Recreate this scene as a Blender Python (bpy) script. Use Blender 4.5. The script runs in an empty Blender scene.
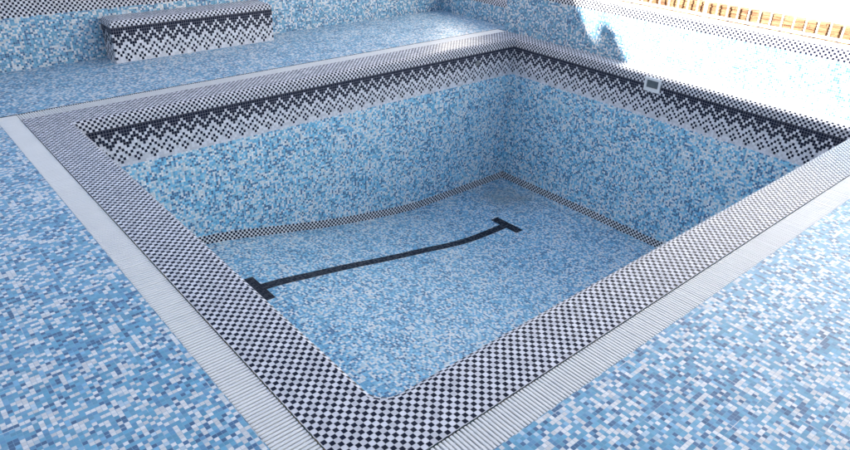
import bpy, math, random
from math import radians, pi, sin, cos
from mathutils import Vector, Matrix

random.seed(7)
scn = bpy.context.scene
col = scn.collection
T = 0.025                 # mosaic module, metres
W, L = 5.54, 4.28         # pool plan, inner faces
C1 = 0.3395               # coping width beside the gratings
XR = 5.743                # inner face of the sunlit boundary wall
G = 0.1687                # grating width
ZIG_ROW, ZIG_TOP, TZ = -0.092, -0.1125, 0.0284
TD = 0.0205                # blue field mosaic on the deck and the boundary walls
TB = 0.0220                # blue field mosaic inside the basin

# ------------------------------------------------------------------ scene graph helpers
def tag(o, label=None, cat=None, group=None, kind=None):
    if label: o['label'] = label
    if cat: o['category'] = cat
    if group: o['group'] = group
    if kind: o['kind'] = kind
    return o

def empty(name, loc=(0, 0, 0)):
    o = bpy.data.objects.new(name, None)
    col.objects.link(o)
    o.location = loc
    o.empty_display_size = 0.1
    return o

class MB:
    """collects quads with UVs and material slots, links them as one mesh"""
    def __init__(s):
        s.v, s.f, s.uv, s.mi, s.sm = [], [], [], [], []
    def poly(s, pts, uvs=None, mi=0, smooth=False):
        n = len(s.v)
        s.v += [tuple(p) for p in pts]
        s.f.append(tuple(range(n, n + len(pts))))
        if uvs is None:
            uvs = [(0, 0)] * len(pts)
        s.uv += [tuple(u) for u in uvs]
        s.mi.append(mi); s.sm.append(smooth)
    def box(s, a, b, mi=0, t=T, skip=''):
        x0, y0, z0 = a; x1, y1, z1 = b
        F = {
            'x': [(x0, y1, z0), (x0, y0, z0), (x0, y0, z1), (x0, y1, z1)],
            'X': [(x1, y0, z0), (x1, y1, z0), (x1, y1, z1), (x1, y0, z1)],
            'y': [(x0, y0, z0), (x1, y0, z0), (x1, y0, z1), (x0, y0, z1)],
            'Y': [(x1, y1, z0), (x0, y1, z0), (x0, y1, z1), (x1, y1, z1)],
            'z': [(x0, y1, z0), (x1, y1, z0), (x1, y0, z0), (x0, y0, z0)],
            'Z': [(x0, y0, z1), (x1, y0, z1), (x1, y1, z1), (x0, y1, z1)]}
        for k, p in F.items():
            if k in skip: continue
            if k in 'xX': uv = [(q[1] / t, q[2] / t) for q in p]
            elif k in 'yY': uv = [(q[0] / t, q[2] / t) for q in p]
            else: uv = [(q[0] / t, q[1] / t) for q in p]
            s.poly(p, uv, mi)
    def build(s, name, mats, parent=None, bevel=0):
        me = bpy.data.meshes.new(name)
        me.from_pydata(s.v, [], s.f)
        ul = me.uv_layers.new(name='UVMap')
        flat = [c for u in s.uv for c in u]
        ul.data.foreach_set('uv', flat)
        if not isinstance(mats, (list, tuple)): mats = [mats]
        for m in mats: me.materials.append(m)
        me.polygons.foreach_set('material_index', s.mi)
        me.polygons.foreach_set('use_smooth', s.sm)
        me.update()
        o = bpy.data.objects.new(name, me)
        col.objects.link(o)
        if parent is not None:
            o.parent = parent
            o.matrix_parent_inverse = Matrix.Translation(-Vector(parent.location))
        if bevel:
            b = o.modifiers.new('bevel', 'BEVEL'); b.width = bevel; b.segments = 2
            b.limit_method = 'ANGLE'
        return o

# ------------------------------------------------------------------ materials
class NT:
    def __init__(s, name):
        s.m = bpy.data.materials.new(name); s.m.use_nodes = True
        s.t = s.m.node_tree; s.n = s.t.nodes; s.l = s.t.links
        s.b = s.n['Principled BSDF']
    def node(s, typ, **kw):
        n = s.n.new(typ)
        for k, v in kw.items(): setattr(n, k, v)
        return n
    def put(s, sock, v):
        if hasattr(v, 'is_output') or isinstance(v, bpy.types.NodeSocket): s.l.new(v, sock)
        else: sock.default_value = v
    def math(s, op, a, b=None, c=None, clamp=False):
        n = s.node('ShaderNodeMath', operation=op); n.use_clamp = clamp
        s.put(n.inputs[0], a)
        if b is not None: s.put(n.inputs[1], b)
        if c is not None: s.put(n.inputs[2], c)
        return n.outputs[0]
    def vmath(s, op, a, b=None, scale=None):
        n = s.node('ShaderNodeVectorMath', operation=op)
        s.put(n.inputs[0], a)
        if b is not None: s.put(n.inputs[1], b)
        if scale is not None: s.put(n.inputs['Scale'], scale)
        return n.outputs[1] if op in ('LENGTH', 'DOT_PRODUCT') else n.outputs[0]
    def mix(s, f, a, b):
        n = s.node('ShaderNodeMix', data_type='RGBA')
        s.put(n.inputs[0], f); s.put(n.inputs[6], a); s.put(n.inputs[7], b)
        return n.outputs[2]
    def ramp(s, f, stops, mode='CONSTANT'):
        n = s.node('ShaderNodeValToRGB'); cr = n.color_ramp; cr.interpolation = mode
        while len(cr.elements) < len(stops): cr.elements.new(0.5)
        for e, (p, c) in zip(cr.elements, stops):
            e.position = p; e.color = (*c, 1) if len(c) == 3 else c
        s.put(n.inputs[0], f)
        return n.outputs[0]
    def noise(s, vec, scale, detail=2, rough=0.5):
        n = s.node('ShaderNodeTexNoise')
        if vec is not None: s.put(n.inputs['Vector'], vec)
        n.inputs['Scale'].default_value = scale
        n.inputs['Detail'].default_value = detail
        n.inputs['Roughness'].default_value = rough
        return n.outputs[0]
    def white(s, vec):
        n = s.node('ShaderNodeTexWhiteNoise', noise_dimensions='3D')
        s.put(n.inputs['Vector'], vec)
        return n.outputs['Value'], n.outputs['Color']

def mosaic(name, pattern, palette=None, grout=(0.50, 0.53, 0.56), joint=0.06, rough=0.22, seed=0.0,
           cluster=0.25, tilt=0.05, dirt=0.10, spec=0.5, stain=None):
    """glass mosaic in UV space (1 unit = 1 tile): joints, per-tile colour, gloss and tilt"""
    k = NT(name)
    uv = k.node('ShaderNodeUVMap', uv_map='UVMap').outputs[0]
    cell = k.vmath('FLOOR', uv)
    fr = k.vmath('FRACTION', uv)
    d = k.vmath('ABSOLUTE', k.vmath('SUBTRACT', fr, (0.5, 0.5, 0.0)))
    sx = k.node('ShaderNodeSeparateXYZ'); k.put(sx.inputs[0], d)
    edge = k.math('MAXIMUM', sx.outputs[0], sx.outputs[1])
    mr = k.node('ShaderNodeMapRange', interpolation_type='SMOOTHSTEP')
    k.put(mr.inputs[0], edge)
    mr.inputs[1].default_value = 0.5 - joint - 0.025; mr.inputs[2].default_value = 0.5 - joint + 0.025
    jm = mr.outputs[0]
    cs = k.vmath('ADD', cell, (seed, seed * 0.7, 0.37))
    r1, c1 = k.white(cs)
    r2, c2 = k.white(k.vmath('ADD', cs, (71.3, 13.1, 5.0)))
    if pattern == 'mix':
        # paper-backed sheets of about 13 x 13 tiles, each with its own share of colours
        sheet = k.vmath('FLOOR', k.vmath('SCALE', cell, scale=1 / 13.0))
        rs, _ = k.white(k.vmath('ADD', sheet, (seed + 3.3, 9.1, 0.5)))
        nz = k.noise(cs, 0.13, 2, 0.6)
        sh = k.math('ADD', k.math('MULTIPLY', k.math('SUBTRACT', rs, 0.5), cluster * 0.3),
                    k.math('MULTIPLY', k.math('SUBTRACT', nz, 0.5), cluster * 1.6))
        f = k.math('ADD', r1, sh, clamp=True)
        colr = k.ramp(f, palette)
    elif pattern == 'checker':
        sc = k.node('ShaderNodeSeparateXYZ'); k.put(sc.inputs[0], cell)
        par = k.math('FLOORED_MODULO', k.math('ADD', sc.outputs[0], sc.outputs[1]), 2.0)
        par = k.math('GREATER_THAN', par, 0.5)
        colr = k.mix(par, (*palette[0], 1), (*palette[1], 1))
    else:
        colr = (*palette, 1)
    # slight tile-to-tile tone shift (glass batches)
    hv = k.node('ShaderNodeHueSaturation')
    k.put(hv.inputs['Color'], colr)
    k.put(hv.inputs['Value'], k.math('ADD', 0.86, k.math('MULTIPLY', r2, 0.28)))
    k.put(hv.inputs['Saturation'], k.math('ADD', 0.9, k.math('MULTIPLY', r1, 0.2)))
    geo = k.node('ShaderNodeNewGeometry')
    # broad lime bloom and splashes on tiles and joints
    n1 = k.noise(geo.outputs['Position'], 1.7, 5, 0.62)
    bl = k.math('MULTIPLY', k.math('SUBTRACT', n1, 0.42, clamp=True), dirt * 2.2, clamp=True)
    tile = k.mix(bl, hv.outputs[0], (0.52, 0.53, 0.54, 1))
    if stain:
        ds = k.vmath('LENGTH', k.vmath('SUBTRACT', geo.outputs['Position'], stain[0]))
        wob = k.math('MULTIPLY', k.math('SUBTRACT', k.noise(geo.outputs['Position'], 4.5, 4, 0.6), 0.5), 0.9)
        mk = k.math('SUBTRACT', 1.0, k.math('DIVIDE', k.math('ADD', ds, wob), stain[1]), clamp=True)
        tile = k.mix(k.math('MULTIPLY', mk, 0.55), tile, (0.20, 0.18, 0.14, 1))
    n2 = k.noise(geo.outputs['Position'], 9, 3, 0.6)
    if pattern == 'mix':     # wider, paler joints where the paper-backed sheets of tiles meet
        sf = k.vmath('ABSOLUTE', k.vmath('SUBTRACT', k.vmath('FRACTION', k.vmath('SCALE', uv, scale=1 / 13.0)), (0.5, 0.5, 0.0)))
        ss = k.node('ShaderNodeSeparateXYZ'); k.put(ss.inputs[0], sf)
        seam = k.math('GREATER_THAN', k.math('MAXIMUM', ss.outputs[0], ss.outputs[1]), 0.5 - 0.0075)
        seam = k.math('MULTIPLY', seam, k.math('MULTIPLY', k.math('SUBTRACT', n2, 0.42, clamp=True), 5.0, clamp=True))
        jm = k.math('MAXIMUM', jm, seam)
    gcol = k.mix(n2, (*[g * 0.82 for g in grout], 1), (*[min(1, g * 1.12) for g in grout], 1))
    if pattern == 'mix': gcol = k.mix(seam, gcol, (0.62, 0.64, 0.67, 1))
    k.put(k.b.inputs['Base Color'], k.mix(jm, tile, gcol))
    rr = k.math('ADD', rough, k.math('MULTIPLY', r2, 0.10))
    rr = k.math('ADD', rr, k.math('MULTIPLY', bl, 0.4))
    rr = k.math('ADD', rr, k.math('MULTIPLY', jm, 0.5), clamp=True)
    k.put(k.b.inputs['Roughness'], rr)
    k.b.inputs['IOR'].default_value = 1.5
    k.b.inputs['Specular IOR Level'].default_value = spec
    pert = k.vmath('SCALE', k.vmath('SUBTRACT', c2, (0.5, 0.5, 0.5)), scale=tilt)
    nn = k.vmath('NORMALIZE', k.vmath('ADD', geo.outputs['Normal'], pert))
    bp = k.node('ShaderNodeBump'); bp.inputs['Strength'].default_value = 0.6
    bp.inputs['Distance'].default_value = 0.0015
    k.put(bp.inputs['Height'], k.math('SUBTRACT', 1.0, jm))
    k.put(bp.inputs['Normal'], nn)
    k.put(k.b.inputs['Normal'], bp.outputs[0])
    return k.m

def plain(name, c, rough=0.5, var=0.12, scale=6.0, bump=0.0, bscale=60, metallic=0.0):
    k = NT(name)
    tc = k.node('ShaderNodeTexCoord').outputs['Object']
    nz = k.noise(tc, scale, 5, 0.6)
    lo = tuple(x * (1 - var) for x in c); hi = tuple(min(1, x * (1 + var)) for x in c)
    k.put(k.b.inputs['Base Color'], k.mix(nz, (*lo, 1), (*hi, 1)))
    k.put(k.b.inputs['Roughness'], k.math('ADD', rough - 0.06, k.math('MULTIPLY', nz, 0.12)))
    k.b.inputs['Metallic'].default_value = metallic
    if bump:
        bp = k.node('ShaderNodeBump'); bp.inputs['Strength'].default_value = bump
        bp.inputs['Distance'].default_value = 0.004
        k.put(bp.inputs['Height'], k.noise(tc, bscale, 4, 0.6))
        k.put(k.b.inputs['Normal'], bp.outputs[0])
    return k.m

WHITE = (0.64, 0.64, 0.69); BLACK = (0.010, 0.012, 0.027)
P_DARK = (0.038, 0.125, 0.26); P_DEEP = (0.09, 0.265, 0.45); P_MID = (0.125, 0.345, 0.505); P_SOFT = (0.20, 0.41, 0.59)
P_PALE = (0.45, 0.57, 0.66); P_WHITE = (0.68, 0.68, 0.68)
pal_deck = [(0.0, P_DARK), (0.13, P_DEEP), (0.22, P_MID), (0.58, P_SOFT), (0.64, P_PALE), (0.71, P_WHITE)]
pal_pool = [(0.0, (0.04, 0.15, 0.31)), (0.10, (0.085, 0.28, 0.48)), (0.23, (0.15, 0.42, 0.63)), (0.52, (0.28, 0.56, 0.71)), (0.61, (0.51, 0.66, 0.74)), (0.77, (0.74, 0.76, 0.76))]
pal_basin = [(0.0, (0.035, 0.14, 0.30)), (0.13, (0.08, 0.28, 0.50)), (0.23, (0.14, 0.48, 0.71)), (0.46, (0.30, 0.62, 0.77)), (0.57, (0.54, 0.69, 0.77)), (0.74, (0.79, 0.80, 0.80))]
M_deck = mosaic('deck_mosaic', 'mix', pal_deck, seed=3.0, cluster=0.42, grout=(0.25, 0.41, 0.57), joint=0.035, dirt=0.04, rough=0.33)
M_pool = mosaic('pool_mosaic', 'mix', pal_pool, seed=17.0, cluster=0.36, grout=(0.38, 0.52, 0.62), joint=0.04, dirt=0.02, stain=((5.1, 3.75, -2.05), 0.6), rough=0.42, spec=0.25)
M_basin = mosaic('basin_wall_mosaic', 'mix', pal_basin, seed=29.0, cluster=0.36, rough=0.3, spec=0.35, grout=(0.38, 0.52, 0.62), joint=0.04, dirt=0.02)
M_wallb = mosaic('wall_mosaic', 'mix', pal_deck, seed=41.0, cluster=0.36, grout=(0.36, 0.49, 0.60), joint=0.04, dirt=0.05)
M_check = mosaic('checker_mosaic', 'checker', (WHITE, BLACK), grout=(0.56, 0.56, 0.60), joint=0.055, dirt=0.03, spec=0.12)
M_trimcheck = mosaic('wall_checker_mosaic', 'checker', ((0.72, 0.72, 0.74), BLACK), grout=(0.45, 0.45, 0.48), joint=0.02, dirt=0.02, spec=0.08)
M_white = mosaic('white_mosaic', 'solid', WHITE, grout=(0.62, 0.62, 0.65), joint=0.05, dirt=0.03)
M_black = mosaic('black_mosaic', 'solid', BLACK, grout=(0.22, 0.22, 0.27), joint=0.055, dirt=0.02, spec=0.12)
M_trim = mosaic('black_trim_mosaic', 'solid', BLACK, grout=(0.05, 0.05, 0.06), joint=0.04, dirt=0.02, spec=0.12)
M_lane = mosaic('lane_mosaic', 'solid', (0.022, 0.025, 0.036), grout=(0.05, 0.05, 0.06), joint=0.04, dirt=0.03, spec=0.12)
M_grate = plain('white_plastic_slats', (0.75, 0.75, 0.745), 0.42, 0.08, 5)
M_gutter = plain('gutter_concrete', (0.20, 0.21, 0.22), 0.8, 0.3, 8)
M_paint = plain('white_metal_paint', (0.80, 0.80, 0.79), 0.35, 0.05, 4)
M_plastic = plain('white_fitting_plastic', (0.72, 0.74, 0.76), 0.35, 0.05, 20)
M_dark = plain('opening_shade', (0.10, 0.13, 0.15), 0.6, 0.3, 30)  # shade inside the skimmer mouth, put into the colour
M_conc = plain('screed_concrete', (0.34, 0.33, 0.31), 0.9, 0.2, 3, 0.4)
M_render = plain('pale_render', (0.74, 0.72, 0.68), 0.85, 0.06, 2, 0.3, 90)
M_house = plain('house_render', (0.55, 0.55, 0.55), 0.85, 0.08, 1, 0.3, 60)
M_terr = plain('terrace_paving', (0.62, 0.60, 0.56), 0.8, 0.1, 3, 0.2, 30)

# ------------------------------------------------------------------ floor profile of the basin
PX = [-0.2, 0.0, 0.5, 0.96, 1.11, 1.29, 1.55, 1.82, 2.11, 2.41, 2.75, 3.10, 3.45, 3.70, 3.95, 4.25, 4.6, 5.6]
PFAR = [-1.50, -1.505, -1.522, -1.555, -1.574, -1.604, -1.661, -1.719, -1.782, -1.845, -1.905, -1.958, -2.008, -2.036, -2.050, -2.053, -2.053, -2.053]
PLANE = [-1.50, -1.505, -1.520, -1.545, -1.554, -1.575, -1.618, -1.660, -1.710, -1.768, -1.832, -1.893, -1.960, -2.000, -2.021, -2.030, -2.033, -2.040]
def spline(P, x):
    for i in range(len(PX) - 1):
        if PX[i] <= x <= PX[i + 1]:
            x0, x1 = PX[i], PX[i + 1]
            def m(j):
                j0, j1 = max(j - 1, 0), min(j + 1, len(PX) - 1)
                return (P[j1] - P[j0]) / (PX[j1] - PX[j0])
            h = x1 - x0; u = (x - x0) / h
            return ((2*u**3 - 3*u**2 + 1) * P[i] + (u**3 - 2*u**2 + u) * h * m(i)
                    + (-2*u**3 + 3*u**2) * P[i+1] + (u**3 - u**2) * h * m(i+1))
    return P[-1]
YLANE = 3.2
def floor_z(x, y=L):
    """the bottom runs down in a soft S from the shallow to the deep end, with a slight cross fall"""
    a = min(max((y - 3.0) / (L - 3.0), 0.0), 1.0)
    return spline(PLANE, x) * (1 - a) + spline(PFAR, x) * a

# ------------------------------------------------------------------ zigzag border pattern
DARK = {-1: (), 0: (0,), 1: (1,), 2: (0, 3), 3: (2,), 4: (1,), 5: (0, 3), 6: (2, 3), 7: (1, 2),
        8: (0, 1, 3), 9: (0, 2, 3), 10: (1, 2, 3), 11: (0, 1, 2, 3), 12: (0, 1, 2, 3)}
def is_dark(row, c):
    d = c % 6
    d = min(d, 6 - d)
    return d in DARK[row]

# ------------------------------------------------------------------ the plan path of the basin
RD = 0.10                                    # the near corner is rounded
def line_pts(a, b):
    n = max(1, round(math.dist(a, b) / T))
    return [(a[0] + (b[0] - a[0]) * i / n, a[1] + (b[1] - a[1]) * i / n) for i in range(n + 1)]
arcD = [(RD - RD * sin(pi / 2 * i / 6 + 0), RD - RD * cos(pi / 2 * i / 6)) for i in range(7)]   # from (RD,0) to (0,RD)
# sides, walked clockwise seen from above: left edge up, far-left across, right edge down, near edge back
side_left = arcD[3:] + line_pts((0, RD), (0, L))[1:]
side_far = line_pts((0, L), (W, L))
side_right = line_pts((W, L), (W, 0))
side_near = line_pts((W, 0), (RD, 0)) + arcD[1:4]
SIDES = [('left', side_left), ('far', side_far), ('right', side_right), ('near', side_near)]

def seg_normal(a, b):      # points out of the basin for this walking direction (left-hand side)
    dx, dy = b[0] - a[0], b[1] - a[1]
    l = math.hypot(dx, dy)
    return (-dy / l, dx / l)
def path_normals(pts, closed=True):
    n = len(pts); out = []
    for i in range(n):
        segs = []
        if closed or i > 0: segs.append(seg_normal(pts[i - 1], pts[i]))
        if closed or i < n - 1: segs.append(seg_normal(pts[i], pts[(i + 1) % n]))
        if len(segs) == 1: out.append(segs[0]); continue
        (ax, ay), (bx, by) = segs
        k = 1 + ax * bx + ay * by
        out.append(((ax + bx) / k, (ay + by) / k))
    return out

def nose(mb, pts, nrm, ztop, zbot, R, closed, mi=0, u0=0.0):
    """rounded tile nose: vertical lip, quarter round, ends level at offset R"""
    prof = [(0.0, zbot), (0.0, ztop - R)]
    for i in range(1, 7):
        a = pi / 2 * i / 6
        prof.append((R - R * cos(a), ztop - R + R * sin(a)))
    arc = [0.0]
    for (a, b) in zip(prof, prof[1:]): arc.append(arc[-1] + math.dist(a, b))
    s = u0; n = len(pts)
    for i in range(n if closed else n - 1):
        j = (i + 1) % n
        ds = math.dist(pts[i], pts[j])
        for q in range(len(prof) - 1):
            (o0, z0), (o1, z1) = prof[q], prof[q + 1]
            P = lambda k, o, z: (pts[k][0] + nrm[k][0] * o, pts[k][1] + nrm[k][1] * o, z)
            mb.poly([P(j, o0, z0), P(i, o0, z0), P(i, o1, z1), P(j, o1, z1)],
                    [((s + ds) / T, arc[q] / T), (s / T, arc[q] / T), (s / T, arc[q+1] / T), ((s + ds) / T, arc[q+1] / T)], mi, True)
        s += ds

# ------------------------------------------------------------------ swimming pool
pool = tag(empty('swimming_pool', (W / 2, L / 2, 0)),
           'empty sunken swimming pool lined with blue mosaic and a black checker coping', 'swimming pool')

# floor
fl = MB(); n = 80; arc = 0.0
for i in range(n):
    x0, x1 = W * i / n, W * (i + 1) / n
    z0, z1 = floor_z(x0), floor_z(x1)
    d = math.hypot(x1 - x0, z1 - z0)
    for ya, yb in ((0.0, 3.0), (3.0, 3.64), (3.64, L)):
        fl.poly([(x0, ya, floor_z(x0, ya)), (x1, ya, floor_z(x1, ya)), (x1, yb, floor_z(x1, yb)), (x0, yb, floor_z(x0, yb))],
                [(arc / TB, ya / TB), ((arc + d) / TB, ya / TB), ((arc + d) / TB, yb / TB), (arc / TB, yb / TB)], 0, True)
    arc += d
fl.build('pool_floor', M_pool, pool)

# black lane line with a T at both ends, laid 3 mm proud of the floor
ln = MB()
def lane_piece(x0, x1, y0, y1, steps):
    e = 0.003
    for i in range(steps):
        a = x0 + (x1 - x0) * i / steps; b = x0 + (x1 - x0) * (i + 1) / steps
        Z = lambda x, y: floor_z(x, y) + e
        ln.poly([(a, y0, Z(a, y0)), (b, y0, Z(b, y0)), (b, y1, Z(b, y1)), (a, y1, Z(a, y1))],
                [(a / T, y0 / T), (b / T, y0 / T), (b / T, y1 / T), (a / T, y1 / T)], 0, True)
        ln.poly([(a, y0, Z(a, y0) - 0.006), (b, y0, Z(b, y0) - 0.006), (b, y0, Z(b, y0)), (a, y0, Z(a, y0))])
        ln.poly([(b, y1, Z(b, y1) - 0.006), (a, y1, Z(a, y1) - 0.006), (a, y1, Z(a, y1)), (b, y1, Z(b, y1))])
    for xx, sg in ((x0, 1), (x1, -1)):
        p = [(xx, y1, Z(xx, y1) - 0.006), (xx, y0, Z(xx, y0) - 0.006), (xx, y0, Z(xx, y0)), (xx, y1, Z(xx, y1))]
        ln.poly(p if sg > 0 else p[::-1])
lane_piece(0.925, 1.05, 2.975, 3.425, 3)
lane_piece(1.05, 4.425, 3.147, 3.258, 60)
lane_piece(4.425, 4.55, 2.975, 3.425, 2)
ln.build('lane_line', M_lane, pool)

# walls, each with its zigzag border and its checker skirting
BAND = 4 * 0.0255
for nm, pts in SIDES:
    w = MB(); zb = MB(); sk = MB()
    s = 0.0
    zt = ZIG_ROW - 14 * TZ
    nr = path_normals(pts, False)
    ph = {'far': 12, 'right': 0, 'left': 3, 'near': 2}[nm]
    for i in range(len(pts) - 1):
        a, b = pts[i], pts[i + 1]; ds = math.dist(a, b)
        za, zb_ = floor_z(*a), floor_z(*b)
        w.poly([(*b, zb_ + BAND - 0.004), (*a, za + BAND - 0.004), (*a, zt), (*b, zt)],
               [((s + ds) / TB, (zb_ + BAND) / TB), (s / TB, (za + BAND) / TB), (s / TB, zt / TB), ((s + ds) / TB, zt / TB)])
        # the skirting stands 2 mm proud of the wall
        o = -0.002
        A = (a[0] + nr[i][0] * o, a[1] + nr[i][1] * o); B = (b[0] + nr[i+1][0] * o, b[1] + nr[i+1][1] * o)
        sk.poly([(*B, zb_ - 0.002), (*A, za - 0.002), (*A, za + BAND), (*B, zb_ + BAND)],
                [((s + ds) / T, 0), (s / T, 0), (s / T, 4), ((s + ds) / T, 4)])
        sk.poly([(*B, zb_ + BAND), (*A, za + BAND), (*a, za + BAND), (*b, zb_ + BAND)])
        c = int((s + ds * 0.5) / T)
        for r in range(-1, 13):
            z0 = ZIG_ROW - (13 - r) * TZ
            z1 = ZIG_TOP if r == 12 else z0 + TZ
            zb.poly([(*b, z0), (*a, z0), (*a, z1), (*b, z1)],
                    [(c + 1, r), (c, r), (c, r + 1), (c + 1, r + 1)], 2 if r == 12 else 1 if is_dark(r, c - ph) else 0)
        s += ds
    wo = w.build('pool_wall', M_basin, pool)
    zo = zb.build('zigzag_border', [M_white, M_black, M_trim], wo)
    so = sk.build('checker_skirting', M_trimcheck, wo)
    for ch in (zo, so): ch.matrix_parent_inverse = Matrix.Identity(4)
    # wall is parented with an inverse that keeps world coordinates, so its children need none

# coping: rounded nose and the flat checker strip behind it
RN = 0.042
loop = []
for nm, pts in SIDES: loop += pts[:-1]
nl = path_normals(loop, True)
cp = MB()
nose(cp, loop, nl, 0.0, ZIG_TOP, RN, True)
ox0, oy0, ox1, oy1 = -C1, -C1, XR, L + C1
UO = 0.3365
idx = 0
rings = []
for i, p in enumerate(loop):
    rings.append((p[0] + nl[i][0] * RN, p[1] + nl[i][1] * RN))
def outp(i):
    p = loop[i]; q = rings[i]
    nx, ny = nl[i]
    eps = 1e-4
    cx = ox0 if nx < -eps else (ox1 if nx > eps else None)
    cy = oy0 if ny < -eps else (oy1 if ny > eps else None)
    return (cx if cx is not None else q[0], cy if cy is not None else q[1])
for i in range(len(loop)):
    j = (i + 1) % len(loop)
    pts = [rings[j], rings[i], outp(i), outp(j)]
    if math.dist(pts[2], pts[3]) < 1e-6: pts = pts[:3]
    cp.poly([(x, y, 0) for x, y in pts], [((x + UO) / T, (y + UO) / T) for x, y in pts])
cp.build('coping', M_check, pool)

# square skimmer mouth let into the right-hand wall: white frame, flat dark sheet painting the throat's shade
sk0 = (5.5215, 2.145, -0.112)
fr = MB()
hy, hz, bw = 0.101, 0.081, 0.027
y0, y1, z0, z1 = sk0[1] - hy, sk0[1] + hy, sk0[2] - hz + .006, sk0[2] + hz
xa, xb = W - 0.022, W + 0.03
fr.box((xa, y0, z0), (xb, y1, z0 + bw * 1.5)); fr.box((xa, y0, z1 - bw), (xb, y1, z1))
fr.box((xa, y0, z0 + bw * 1.5), (xb, y0 + bw, z1 - bw)); fr.box((xa, y1 - bw, z0 + bw * 1.5), (xb, y1, z1 - bw))
skm = fr.build('skimmer', M_plastic, pool)
th = MB()
th.poly([(W - 0.004, y1 - bw, z0 + bw * 1.5), (W - 0.004, y0 + bw, z0 + bw * 1.5), (W - 0.004, y0 + bw, z1 - bw), (W - 0.004, y1 - bw, z1 - bw)])
thr = th.build('skimmer_shade_sheet', M_dark, skm)
thr.matrix_parent_inverse = Matrix.Identity(4)

# small round return fitting in the far wall close to the corner
rf = MB(); cx_, cz_ = 4.86, -0.235
for rr, yy, m_ in ((0.034, L - 0.008, 0),):
    ring = [(cx_ + rr * cos(2*pi*i/20), cz_ + rr * sin(2*pi*i/20)) for i in range(20)]
    rf.poly([(x, yy, z) for x, z in ring], None, 0)
    for i in range(20):
        (xa_, za_), (xb_, zb2) = ring[i], ring[(i + 1) % 20]
        rf.poly([(xa_, yy, za_), (xa_, L + 0.01, za_), (xb_, L + 0.01, zb2), (xb_, yy, zb2)], None, 0)
rf.build('inlet_fitting', M_gutter, pool)

# ------------------------------------------------------------------ deck (a ring of mosaic sheets around the pool and its gratings)
YW = 6.22                 # face of the far boundary wall
XREC = 5.94               # recessed piece of the right-hand wall
gx0, gy0, gy1 = -C1 - G, -C1 - G, L + C1 + G
dk = MB()
def deck_rect(x0, y0, x1, y1):
    dk.poly([(x0, y0, 0), (x1, y0, 0), (x1, y1, 0), (x0, y1, 0)],
            [(x0 / TD, y0 / TD), (x1 / TD, y0 / TD), (x1 / TD, y1 / TD), (x0 / TD, y1 / TD)])
deck_rect(-14, -12, gx0, YW)                  # left
deck_rect(gx0, -12, XR, gy0)                  # near
deck_rect(gx0, gy1, XREC, YW)                 # far
deck_rect(XR, 4.66, XREC, gy1)                # foot of the recessed wall
dk.build('pool_deck', M_deck)
tag(bpy.data.objects['pool_deck'], kind='structure')

gm = MB()
R_ = 400
# ground with a hole the size of the terrace block
hx0, hy0, hx1, hy1 = -14, -12, 9.5, 20
for a in ((-R_, -R_, R_, hy0), (-R_, hy1, R_, R_), (-R_, hy0, hx0, hy1), (hx1, hy0, R_, hy1)):
    gm.poly([(a[0], a[1], -0.02), (a[2], a[1], -0.02), (a[2], a[3], -0.02), (a[0], a[3], -0.02)])
tag(gm.build('ground', plain('dry_ground', (0.22, 0.19, 0.14), 0.95, 0.3, 0.5, 0.4, 20)), kind='structure')
tm = MB()
tm.poly([(5.95, -12, 0.30), (9.5, -12, 0.30), (9.5, 20, 0.30), (5.95, 20, 0.30)])
tm.poly([(-14, 6.5, 0.10), (5.95, 6.5, 0.10), (5.95, 20, 0.10), (-14, 20, 0.10)])
tag(tm.build('terrace', M_terr), kind='structure')

# ------------------------------------------------------------------ overflow gratings
def grating(name, x0, y0, x1, y1, along, inner, label):
    """white slats across a gutter; real bars with gaps, two edge strips and the gutter below"""
    root = tag(empty(name, ((x0 + x1) / 2, (y0 + y1) / 2, 0)), label, 'drain grating', 'white overflow gratings around the pool')
    a0, a1 = (x0, x1) if along == 'x' else (y0, y1)
    c0, c1 = (y0, y1) if along == 'x' else (x0, x1)
    sl = MB(); PITCH = 0.0205
    n = round((a1 - a0) / PITCH); PITCH = (a1 - a0 - 0.001) / n
    for i in range(n):
        p = a0 + 0.002 + PITCH * i + random.uniform(-0.0006, 0.0006)
        q = p + 0.0140
        h = -0.003 + random.uniform(-0.0006, 0.0006)
        e0, e1 = c0 + (0.0005 if inner == 'hi' else 0.002), c1 - (0.002 if inner == 'hi' else 0.0005)
        ch = 0.0022
        # a slat: rounded top (three strips) and two sides
        strip = [(p, h - 0.022), (p, h - ch), (p + ch, h), (q - ch, h), (q, h - ch), (q, h - 0.022)]
        for (u0, w0), (u1, w1) in zip(strip, strip[1:]):
            if along == 'x': P = [(u0, e0, w0), (u1, e0, w1), (u1, e1, w1), (u0, e1, w0)]
            else: P = [(e1, u0, w0), (e1, u1, w1), (e0, u1, w1), (e0, u0, w0)]
            sl.poly(P)
    # a tie bar under the slats
    m = (c0 + c1) / 2
    for cc in (m - 0.045, m + 0.045):
        if along == 'x': sl.box((a0, cc - 0.004, -0.024), (a1, cc + 0.004, -0.010))
        else: sl.box((cc - 0.004, a0, -0.024), (cc + 0.004, a1, -0.010))
    sl.build('slat_panel', M_grate, root)
    fm = MB()
    for (k0, k1) in ((c0, c0 + 0.006), (c1 - 0.006, c1)):
        if along == 'x': fm.box((a0, k0, -0.03), (a1, k1, -0.0235))
        else: fm.box((k0, a0, -0.03), (k1, a1, -0.0235))
    fm.build('edge_strip', M_grate, root)
    gt = MB()
    if along == 'x': gt.box((a0, c0, -0.12), (a1, c1, -0.03), skip='Z')
    else: gt.box((c0, a0, -0.12), (c1, a1, -0.03), skip='Z')
    # turn the gutter inside out so that its floor and sides are seen from above
    gt.f = [tuple(reversed(f)) for f in gt.f]
    gt.build('gutter', M_gutter, root)
E1 = 0.002
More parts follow.
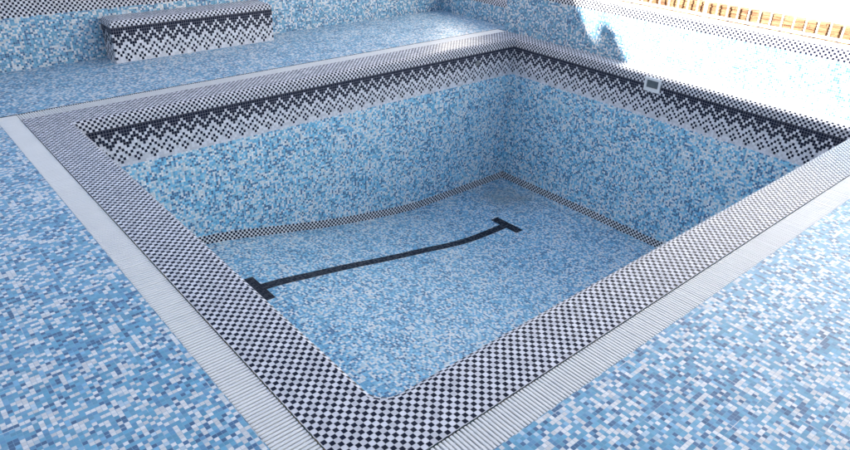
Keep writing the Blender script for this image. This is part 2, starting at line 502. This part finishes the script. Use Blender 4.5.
grating('overflow_grating', gx0 + E1, gy0 + E1, -C1 - E1, gy1 - E1, 'y', 'hi',
        'long white slatted drain grating along the left edge of the checker coping')
grating('overflow_grating', -C1, gy0 + E1, XR - E1, -C1 - E1, 'x', 'hi',
        'white slatted drain grating running between the near coping and the right-hand deck')
grating('overflow_grating', -C1, L + C1 + E1, XR - E1, gy1 - E1, 'x', 'lo',
        'thin white drain grating behind the far coping in front of the tiled bench')

# ------------------------------------------------------------------ tiled boundary walls
def wall_nose(mb, a, b, ztop, depth, R=0.04, rows=4.6, mi=1):
    """checker band and flat checker top on a wall whose face runs a -> b (body on the left of that walk)"""
    pts = [a, b]; nr = path_normals(pts, False)
    zb = ztop - R - (rows * T - R * pi / 2)
    nose(mb, pts, nr, ztop, zb, R, False, mi)
    q = [(p[0] + n_[0] * o, p[1] + n_[1] * o) for o in (R, depth) for p, n_ in zip(pts, nr)]
    P = [q[1], q[0], q[2], q[3]]
    mb.poly([(x, y, ztop) for x, y in P], [(x / T, y / T) for x, y in P], mi)
    return zb
def face(mb, a, b, z0, z1, mi=0):
    l = math.dist(a, b)
    mb.poly([(*b, z0), (*a, z0), (*a, z1), (*b, z1)], [(l / TD, z0 / TD), (0, z0 / TD), (0, z1 / TD), (l / TD, z1 / TD)], mi)

fw = tag(empty('boundary_wall', (-4, YW, 0)), 'long low blue mosaic wall with checker top standing behind the tiled bench', 'wall', 'mosaic walls around the pool deck')
b = MB(); c = MB()
a_, b_ = (-14, YW), (XREC, YW)
zb = wall_nose(c, a_, b_, 0.80, 0.28, rows=11.8, mi=0)
face(b, a_, b_, -0.01, zb)
face(b, (XREC, YW + .28), (-14, YW + .28), -0.01, 0.799)
b.build('wall_face', M_wallb, fw); c.build('checker_cap', M_check, fw)

rw = tag(empty('boundary_wall', (XR, 0, 0)), 'sunlit white-glaring tiled wall along the right edge of the pool below the railing', 'wall', 'mosaic walls around the pool deck')
b = MB(); c = MB()
YE = 4.66
a_, b_ = (XR, YE), (XR, -12)
zb = wall_nose(c, a_, b_, 0.625, 0.075, R=0.02, rows=5.0, mi=0)
face(b, a_, b_, -0.004, zb)
face(b, (XR + .3, YE), (XR, YE), -0.004, 0.622)
b.build('wall_face', M_wallb, rw); c.build('checker_cap', M_trimcheck, rw)
k = MB()
k.box((XR + 0.075, -12, 0.3), (XR + 0.16, YE, 0.642))
k.build('kerb_top', M_paint, rw)

lw = tag(empty('boundary_wall', (XREC, 5.4, 0)), 'short lower mosaic wall piece at the far corner between the two long walls', 'wall', 'mosaic walls around the pool deck')
b = MB(); c = MB()
a_, b_ = (XREC, YW - 0.002), (XREC, YE)
zb = wall_nose(c, a_, b_, 0.345, 0.26, mi=0)
face(b, a_, b_, -0.004, zb)
b.build('wall_face', M_wallb, lw); c.build('checker_cap', M_check, lw)

# ------------------------------------------------------------------ tiled bench against the far wall
BX0, BX1, BY = 0.905, 2.835, 5.91
BT = 0.0305
bench = tag(empty('tiled_bench', ((BX0 + BX1) / 2, (BY + YW) / 2, 0)), 'low tiled block bench with black and white zigzag front against the far wall', 'bench')
bp_ = line_pts((BX0, YW - 0.002), (BX0, BY)) + line_pts((BX0, BY), (BX1, BY))[1:] + line_pts((BX1, BY), (BX1, YW - 0.002))[1:]
# walk so that the body is on the left-hand side
bm_ = MB(); nbk = path_normals(bp_, False)
s = 0.0
zr0 = -BT + 0.006
for i in range(len(bp_) - 1):
    a, b2 = bp_[i], bp_[i + 1]; ds = math.dist(a, b2)
    cc = round((a[0] - BX0) / T) if a[1] == BY or b2[1] == BY else i
    for r in range(-1, 13):
        z0 = zr0 + (r + 1) * BT
        z1 = z0 + BT * (0.28 if r == 12 else 1)
        z0c = max(z0, -0.004)
        bm_.poly([(*a, z0c), (*b2, z0c), (*b2, z1), (*a, z1)],
                 [(cc, r + (z0c - z0) / BT), (cc + 1, r + (z0c - z0) / BT), (cc + 1, r + 1), (cc, r + 1)], 2 if r == 12 else 1 if is_dark(r, cc - 5) else 0)
    s += ds
bm_.build('zigzag_body', [M_white, M_black, M_trim], bench)
bc = MB()
zt = zr0 + 13.28 * BT
nose(bc, bp_, nbk, zt + 0.068, zt, 0.042, False)
o = 0.042
top = [(BX0 + o, BY + o), (BX1 - o, BY + o), (BX1 - o, YW - 0.002), (BX0 + o, YW - 0.002)]
bc.poly([(x, y, zt + 0.068) for x, y in top], [(x / T, y / T) for x, y in top])
bench_cap = bc.build('checker_top', M_check, bench)

# ------------------------------------------------------------------ white railing on the sunlit wall
RX = XR + 0.10
rail = tag(empty('metal_railing', (RX, 0, 0.65)), 'white metal railing with thin square bars on top of the sunlit wall', 'railing')
r = MB(); r.box((RX - 0.015, -6, 0.670), (RX + 0.015, YE - 0.01, 0.692)); r.build('bottom_rail', M_paint, rail)
r = MB(); r.box((RX - 0.025, -6, 1.46), (RX + 0.025, YE - 0.01, 1.50)); r.build('top_rail', M_paint, rail)
posts = [1.88 + 1.83 * i for i in range(-4, 2)]
for y in posts:
    r = MB(); r.box((RX - 0.014, y - 0.014, 0.642), (RX + 0.014, y + 0.014, 1.46))
    r.build('post', M_paint, rail)
bar0 = None
y = 1.407 - 0.1143 * 62
while y < YE - 0.05:
    if min(abs(y - p) for p in posts) > 0.045:
        if bar0 is None:
            r = MB(); r.box((-0.0065, -0.0065, 0.0), (0.0065, 0.0065, 0.77))
            me_ = r.build('bar', M_paint, rail)
            me_.matrix_parent_inverse = Matrix.Identity(4)
            bar0 = me_; ob = me_
        else:
            ob = bar0.copy(); col.objects.link(ob); ob.parent = rail
        ob.location = (0, y, 0.041)
    y += 0.1143

# ------------------------------------------------------------------ rough stone ledge and white house beyond the railing
def stone_mat():
    k = NT('rust_split_stone')
    info = k.node('ShaderNodeTexCoord').outputs['Object']
    mp = k.node('ShaderNodeMapping'); k.put(mp.inputs[0], info); mp.inputs['Scale'].default_value = (3, 3, 26)
    nz = k.noise(mp.outputs[0], 1.6, 5, 0.65)
    c_ = k.ramp(nz, [(0.25, (0.07, 0.035, 0.02)), (0.42, (0.17, 0.085, 0.04)), (0.58, (0.27, 0.155, 0.075)), (0.8, (0.42, 0.31, 0.19))], 'LINEAR')
    k.put(k.b.inputs['Base Color'], c_)
    k.b.inputs['Roughness'].default_value = 0.9
    bp = k.node('ShaderNodeBump'); bp.inputs['Strength'].default_value = 0.8; bp.inputs['Distance'].default_value = 0.02
    k.put(bp.inputs['Height'], nz); k.put(k.b.inputs['Normal'], bp.outputs[0])
    return k.m
led = MB()
z = 0.30
while z < 0.735:
    h = random.uniform(0.014, 0.026)
    y = -6.0 + random.uniform(-0.2, 0)
    while y < 5.2:
        l = random.uniform(0.22, 0.6)
        jx = random.uniform(-0.006, 0.003)
        if not (z + h > 0.735 and random.random() < 0.35):
            led.box((6.22 + jx, y, z), (6.34, y + l - 0.003, z + h - 0.002))
        y += l
    z += h
tag(led.build('stone_ledge', stone_mat()), 'low tan and rust brown ledge of thin stone courses seen between the white railing bars', 'stone ledge')

wh = tag(empty('white_house', (8.6, 0, 0.3)), 'white rendered house wall glaring in the sun beyond the railing', 'house')
hm = MB(); hm.box((8.2, -12, 0.30), (9.4, 9, 4.6)); hm.build('wall', M_render, wh)
hm = MB(); hm.box((7.95, -12.2, 4.6), (9.5, 9.2, 4.78)); hm.build('roof', M_terr, wh)

# ------------------------------------------------------------------ the tall house on the left whose shade covers the pool
SX, SY = 1.0, 0.84        # sunlight travels (SX, -SY, -1)
HL = 10.0
XE = 5.60 - HL * SX
th_ = tag(empty('tall_house', (-8, 0, 0)), 'tall pale house left of the pool, casting its shade over the basin', 'house')
m = MB(); m.box((-12, -11, 0.0), (XE, 11.2, HL - 0.25)); m.build('wall', M_house, th_)
m = MB(); m.box((-12.2, -11.2, HL - 0.25), (XE + 0.001, 11.3, HL)); m.build('roof', M_terr, th_)
H2 = 10.6; Y2 = 3.415 + SY * (H2 - 0.478)
m = MB(); m.box((-12, Y2, 0.0), (-2.4, 19, H2)); m.build('stair_tower', M_house, th_)
H3 = 11.0; X3 = 5.74 - (H3 - 0.43) * SX; Y3 = 2.96 + SY * (H3 - 0.425)
m = MB(); m.box((XE + 0.004, -14, 0.0), (3.0, -5.2, 7.0)); m.build('sky_blocker', M_house, th_)  # unseen block added behind the camera to cut sky light on the deck
m = MB(); m.box((X3 - 1.2, Y3, HL), (X3, Y3 + 0.20, H3)); m.build('chimney', M_house, th_)

# ------------------------------------------------------------------ light
sdir = Vector((SX, -SY, -1.0)).normalized()
sun = bpy.data.lights.new('sun', 'SUN'); sun.energy = 5.0; sun.angle = radians(0.53); sun.color = (1.0, 0.955, 0.89)
so = bpy.data.objects.new('sun', sun); col.objects.link(so)
so.rotation_euler = sdir.to_track_quat('-Z', 'Y').to_euler(); so.location = (-6, 6, 14)
to_sun = -sdir
elev = math.asin(to_sun.z); az = math.atan2(to_sun.x, to_sun.y)
wd = bpy.data.worlds.new('World'); scn.world = wd; wd.use_nodes = True
nt = wd.node_tree
sky = nt.nodes.new('ShaderNodeTexSky'); sky.sky_type = 'NISHITA'; sky.sun_disc = False
sky.sun_elevation = elev; sky.sun_rotation = az
sky.dust_density = 1.5; sky.air_density = 1.0; sky.ozone_density = 1.0
bg = nt.nodes['Background']; bg.inputs['Strength'].default_value = 0.05
nt.links.new(sky.outputs[0], bg.inputs['Color'])

# ------------------------------------------------------------------ camera
F = 667.65
yaw, pit, rol = 0.8425, 0.5024, 0.0344
f = Vector((cos(yaw) * cos(pit), sin(yaw) * cos(pit), -sin(pit)))
r = Vector((sin(yaw), -cos(yaw), 0)); u = r.cross(f)
r2 = r * cos(rol) + u * sin(rol); u2 = r2.cross(f)
cam = bpy.data.cameras.new('camera'); co = bpy.data.objects.new('camera', cam); col.objects.link(co)
mw = Matrix((r2, u2, -f)).transposed().to_4x4(); mw.translation = Vector((-1.3255, -1.7389, 2.0741))
co.matrix_world = mw
cam.sensor_fit = 'HORIZONTAL'; cam.sensor_width = 36.0; cam.lens = F / 850 * 36.0
cam.clip_start = 0.05; cam.clip_end = 1500
scn.camera = co
scn.render.resolution_x = 1024; scn.render.resolution_y = 542
vs = scn.view_settings
vs.view_transform = 'Standard'; vs.look = 'None'; vs.gamma = 1; vs.use_curve_mapping = False
vs.exposure = 2.68
